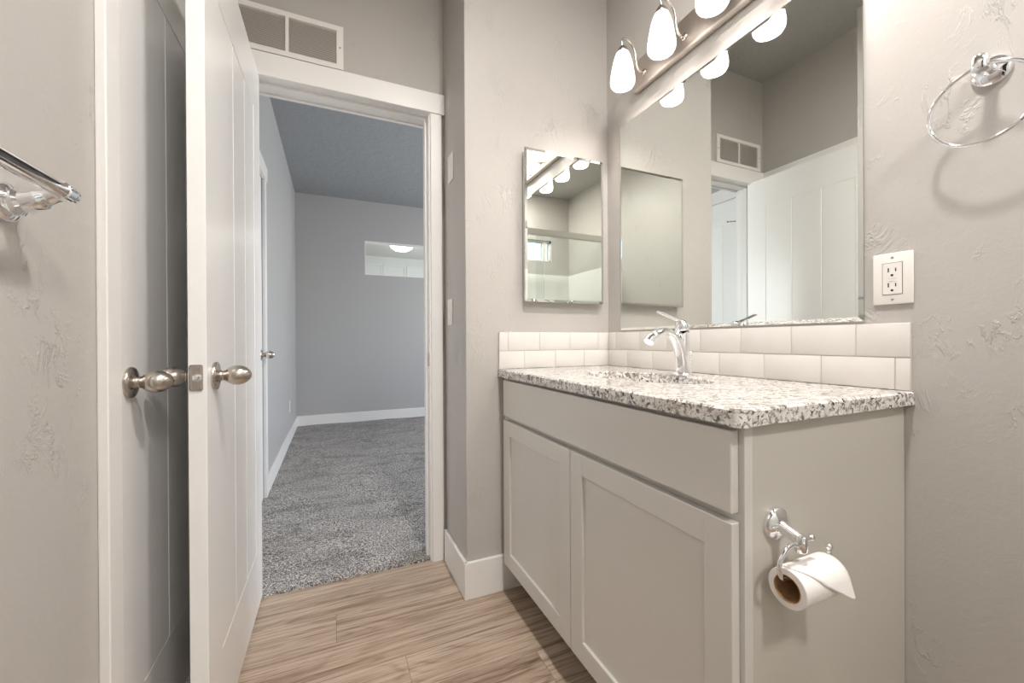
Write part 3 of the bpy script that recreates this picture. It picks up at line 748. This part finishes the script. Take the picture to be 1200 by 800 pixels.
# ------------------------------------------------------------------ towel ring on the mirror wall
tr = empty('towel_ring', (W, 0.334, 1.504), 'chrome towel ring on the wall right of the outlet', 'towel ring')
TRy, TRz = 0.334, 1.504
bm = bmesh.new()
lathe(bm, [(0, 0), (0.0275, 0), (0.0275, 0.004), (0.024, 0.009), (0.014, 0.012), (0.012, 0.013), (0, 0.0135)], 36, axis_mat(Vector((W-0.0005, TRy, TRz)), (-1, 0, 0)), cap=False)
tube(bm, [(W-0.010, TRy, TRz), (W-0.030, TRy, TRz), (W-0.048, TRy, TRz)], [0.011, 0.009, 0.0095], 24)
lathe(bm, [(0, 0), (0.0105, 0), (0.0118, 0.002), (0.0118, 0.023), (0.0105, 0.025), (0, 0.025)], 28, axis_mat(Vector((W-0.051, TRy, TRz-0.011)), (0, 0, 1)), cap=False)
autosmooth(part('mount', bm, M['chrome'], tr), 40)
bm = bmesh.new(); rr = 0.0704
tube(bm, [(W-0.051, TRy+rr*math.sin(2*PI*k/72), TRz-0.004-rr+rr*math.cos(2*PI*k/72)) for k in range(72)], 0.0033, 12, closed=True)
part('ring', bm, M['chrome'], tr, True)

# ------------------------------------------------------------------ toilet paper holder and roll
hp = empty('toilet_paper_holder', (0.705, CY0, 0.684), 'chrome toilet paper holder on the vanity side panel', 'paper holder')
hx, hy = 0.705, 0.420       # post end
bm = bmesh.new()
lathe(bm, [(0, 0), (0.0295, 0), (0.0295, 0.005), (0.026, 0.010), (0.016, 0.013), (0.013, 0.015), (0, 0.015)], 36, axis_mat(Vector((hx, CY0-0.0006, 0.679)), (0, -1, 0)), cap=False)
tube(bm, [(hx, CY0-0.008, 0.678), (hx, CY0-0.022, 0.674), (hx, hy, 0.667)], [0.0125, 0.0105, 0.0095], 24)
lathe(bm, [(0, 0), (0.008, 0), (0.0095, 0.002), (0.0095, 0.026), (0.008, 0.028), (0, 0.028)], 26, axis_mat(Vector((hx, hy, 0.648)), (0, 0, 1)), cap=False)
lathe(bm, [(0.0045, 0), (0.0045, 0.014), (0.0035, 0.015), (0.0055, 0.018), (0.0055, 0.022), (0.003, 0.025), (0, 0.0255)], 18, axis_mat(Vector((hx+0.008, hy, 0.667)), (1, 0, 0.0)), cap=False)
autosmooth(part('post', bm, M['chrome'], hp), 40)
RZ, RX0, RX1 = 0.602, 0.669, 0.780
bm = bmesh.new()
loop = smooth_path([(hx-0.006, hy, 0.660), (hx-0.020, hy, 0.664), (hx-0.036, hy, 0.661), (hx-0.050, hy, 0.649), (hx-0.055, hy, 0.634), (hx-0.050, hy, RZ+0.016), (hx-0.036, hy, RZ+0.0090), (hx-0.02, hy, RZ+0.0085), (RX1-0.01, hy, RZ+0.0085), (RX1+0.001, hy, RZ+0.012), (RX1+0.004, hy, RZ+0.020), (RX1+0.002, hy, RZ+0.033)], 7)
tube(bm, loop, 0.0036, 14)
lathe(bm, [(0.0036, 0), (0.0036, 0.002), (0.0056, 0.003), (0.0056, 0.008), (0.003, 0.0105), (0, 0.011)], 18, axis_mat(Vector(loop[-1]), (0.1, 0, 1)), cap=False)
part('hook_bar', bm, M['chrome'], hp, True)
rp = empty('toilet_paper_roll', ((RX0+RX1)/2, hy, RZ-0.03), 'nearly used white toilet paper roll hanging on the chrome holder', 'toilet paper')
bm = bmesh.new(); RO, RI = 0.0315, 0.0215; cyl = axis_mat(Vector((RX0, hy, RZ-0.006)), (1, 0, 0)); L_ = RX1-RX0
lathe(bm, [(RI, 0), (RO-0.001, 0), (RO, 0.001), (RO, L_-0.001), (RO-0.001, L_), (RI, L_), (RI, 0)], 48, cyl, cap=False)
autosmooth(part('paper', bm, M['paper'], rp), 40)
bm = bmesh.new(); lathe(bm, [(RI-0.0012, -0.0006), (RI-0.0001, -0.0006), (RI-0.0001, L_+0.0006), (RI-0.0012, L_+0.0006), (RI-0.0012, -0.0006)], 40, cyl, cap=False)
autosmooth(part('cardboard_core', bm, M['core'], rp, label='brown cardboard tube'), 40)
# loose last sheet: leaves the top of the roll and hangs over the front, folded to a point
bm = bmesh.new(); rows = []
cz = RZ-0.006; NN = 16
for side in (0, 1):
    off = 0.0010*side; grid = []
    for k in range(NN+1):
        t = k/NN; A0, A1 = -0.7, 1.30
        if t < 0.5:
            a = A0+(A1-A0)*t/0.5; rr_ = RO+0.0003+0.0006*min(1, t*4)+off
            yy = hy-rr_*math.sin(a); zz = cz+rr_*math.cos(a)
        else:
            u = (t-0.5)/0.5; rr_ = RO+0.0009+off
            yy = hy-rr_*math.sin(A1)-0.008*u; zz = cz+rr_*math.cos(A1)-0.033*u
        tt = max(0, t-0.22)/0.78
        xl = RX0+0.004+0.106*tt**0.9; xr = RX1-0.001+0.003*tt
        row = []
        for i in range(9):
            s = i/8; row.append(bm.verts.new((xl+(xr-xl)*s, yy, zz)))
        grid.append(row)
    rows.append(grid)
for side in (0, 1):
    for k in range(NN):
        for i in range(8): bm.faces.new((rows[side][k][i], rows[side][k][i+1], rows[side][k+1][i+1], rows[side][k+1][i]))
for k in range(NN):
    for i in (0, 8): bm.faces.new((rows[0][k][i], rows[0][k+1][i], rows[1][k+1][i], rows[1][k][i]))
for i in range(8):
    for k in (0, NN): bm.faces.new((rows[0][k][i], rows[0][k][i+1], rows[1][k][i+1], rows[1][k][i]))
part('loose_sheet', bm, M['paper'], rp, True, 'loose sheet end folded to a point')

# ------------------------------------------------------------------ bath and shower at the back of the room (seen in the mirrors)
TY1 = -0.61
bt = empty('bathtub', (0.37, -0.99, 0), 'white alcove bathtub at the back of the bathroom, seen in the medicine cabinet mirror', 'bathtub')
bm = bmesh.new(); x0, x1, y0, y1 = XL+0.002, W-0.002, YB+0.002, TY1
def rrect(xa, xb_, ya, yb, r, z, n=8):
    pts = []
    for cx_, cy_, a0_ in ((xb_-r, yb-r, 0), (xa+r, yb-r, PI/2), (xa+r, ya+r, PI), (xb_-r, ya+r, 1.5*PI)):
        for k in range(n+1):
            a = a0_+PI/2*k/n; pts.append((cx_+r*math.cos(a), cy_+r*math.sin(a), z))
    return pts
levels = [(x0, x1, y0, y1, 0.004, 0.0), (x0, x1, y0, y1, 0.004, 0.415), (x0+0.01, x1-0.01, y0+0.01, y1-0.01, 0.01, 0.425), (x0+0.09, x1-0.09, y0+0.07, y1-0.08, 0.12, 0.425), (x0+0.10, x1-0.10, y0+0.08, y1-0.09, 0.12, 0.41), (x0+0.16, x1-0.16, y0+0.13, y1-0.14, 0.12, 0.13), (x0+0.22, x1-0.22, y0+0.18, y1-0.19, 0.10, 0.10)]
rs = [[bm.verts.new(p) for p in rrect(*l_)] for l_ in levels]
for a, b_ in zip(rs, rs[1:]):
    for i in range(len(a)): bm.faces.new((a[i], a[(i+1) % len(a)], b_[(i+1) % len(a)], b_[i]))
bm.faces.new(rs[-1]); bm.faces.new(rs[0])
autosmooth(part('tub', bm, M['acrylic'], bt), 40)
bm = bmesh.new()
box(bm, XL+0.001, XL+0.014, YB+0.001, TY1, 0.426, 1.79, 0.003); box(bm, W-0.014, W-0.001, YB+0.001, TY1, 0.426, 1.79, 0.003); box(bm, XL+0.014, W-0.014, YB+0.001, YB+0.014, 0.426, 1.79, 0.003)
sr = obj('shower_surround', bm, M['acrylic']); tag(sr, 'white acrylic wall surround above the bathtub', 'shower surround')
sd = empty('shower_door', (0.37, TY1-0.04, 0.425), 'sliding glass shower door with a pale metal top rail, seen in the medicine cabinet mirror', 'shower door')
M['rail'] = mat('satin_aluminium', (0.66, 0.64, 0.60), 0.3, 0.8)
part('top_rail', bx(XL+0.016, W-0.016, TY1-0.065, TY1-0.015, 2.05, 2.11, 0.004), M['rail'], sd)
part('bottom_rail', bx(XL+0.016, W-0.016, TY1-0.060, TY1-0.020, 0.427, 0.450, 0.003), M['rail'], sd)
part('side_jamb', bx(XL+0.0145, XL+0.03, TY1-0.055, TY1-0.025, 0.45, 2.05), M['rail'], sd); part('side_jamb', bx(W-0.03, W-0.0145, TY1-0.055, TY1-0.025, 0.45, 2.05), M['rail'], sd)
for a, b_, y in ((XL+0.032, 0.42, TY1-0.050), (0.34, W-0.032, TY1-0.032)):
    part('glass_panel', bx(a, b_, y, y+0.006, 0.452, 2.048), M['glass'], sd)

# ------------------------------------------------------------------ kitchen beyond the interior opening
kc = empty('upper_cabinet', (1.6, KY, 1.6), 'pale shaker upper cabinets seen through the high interior opening', 'cabinet')
M['kcab'] = mat('pale_cabinet_paint', (0.78, 0.80, 0.78), 0.5)
part('body', bx(0.44, 3.3, KY-0.32, KY-0.001, 1.5, 2.7395), M['kcab'], kc)
yf = KY-0.32
for k in range(6):
    a = 0.463+k*0.47; bm = bmesh.new(); e = a+0.464
    box(bm, a, e, yf-0.02, yf-0.0005, 1.52, 1.58, 0.002); box(bm, a, e, yf-0.02, yf-0.0005, 2.545, 2.60, 0.002)
    box(bm, a, a+0.045, yf-0.0195, yf-0.0005, 1.58, 2.545, 0.002); box(bm, e-0.045, e, yf-0.0195, yf-0.0005, 1.58, 2.545, 0.002)
    box(bm, a+0.04, e-0.04, yf-0.008, yf-0.0005, 1.57, 2.55)
    part('door', bm, M['kcab'], kc)
kd = empty('ceiling_light', (1.12, 7.45, 2.74), 'white dome ceiling light seen through the high interior opening', 'lamp')
bm = bmesh.new(); lathe(bm, [(0.0, -0.001), (0.17, -0.001), (0.17, -0.02), (0.15, -0.03)], 32, Matrix.Translation((1.12, 7.45, 2.74)), cap=False); part('base', bm, M['white'], kd, True)
bm = bmesh.new(); lathe(bm, [(0.20, -0.03), (0.18, -0.07), (0.12, -0.11), (0.05, -0.125), (0, -0.128)], 32, Matrix.Translation((1.12, 7.45, 2.74)), cap=False)
part('dome', bm, M['dome'], kd, True)
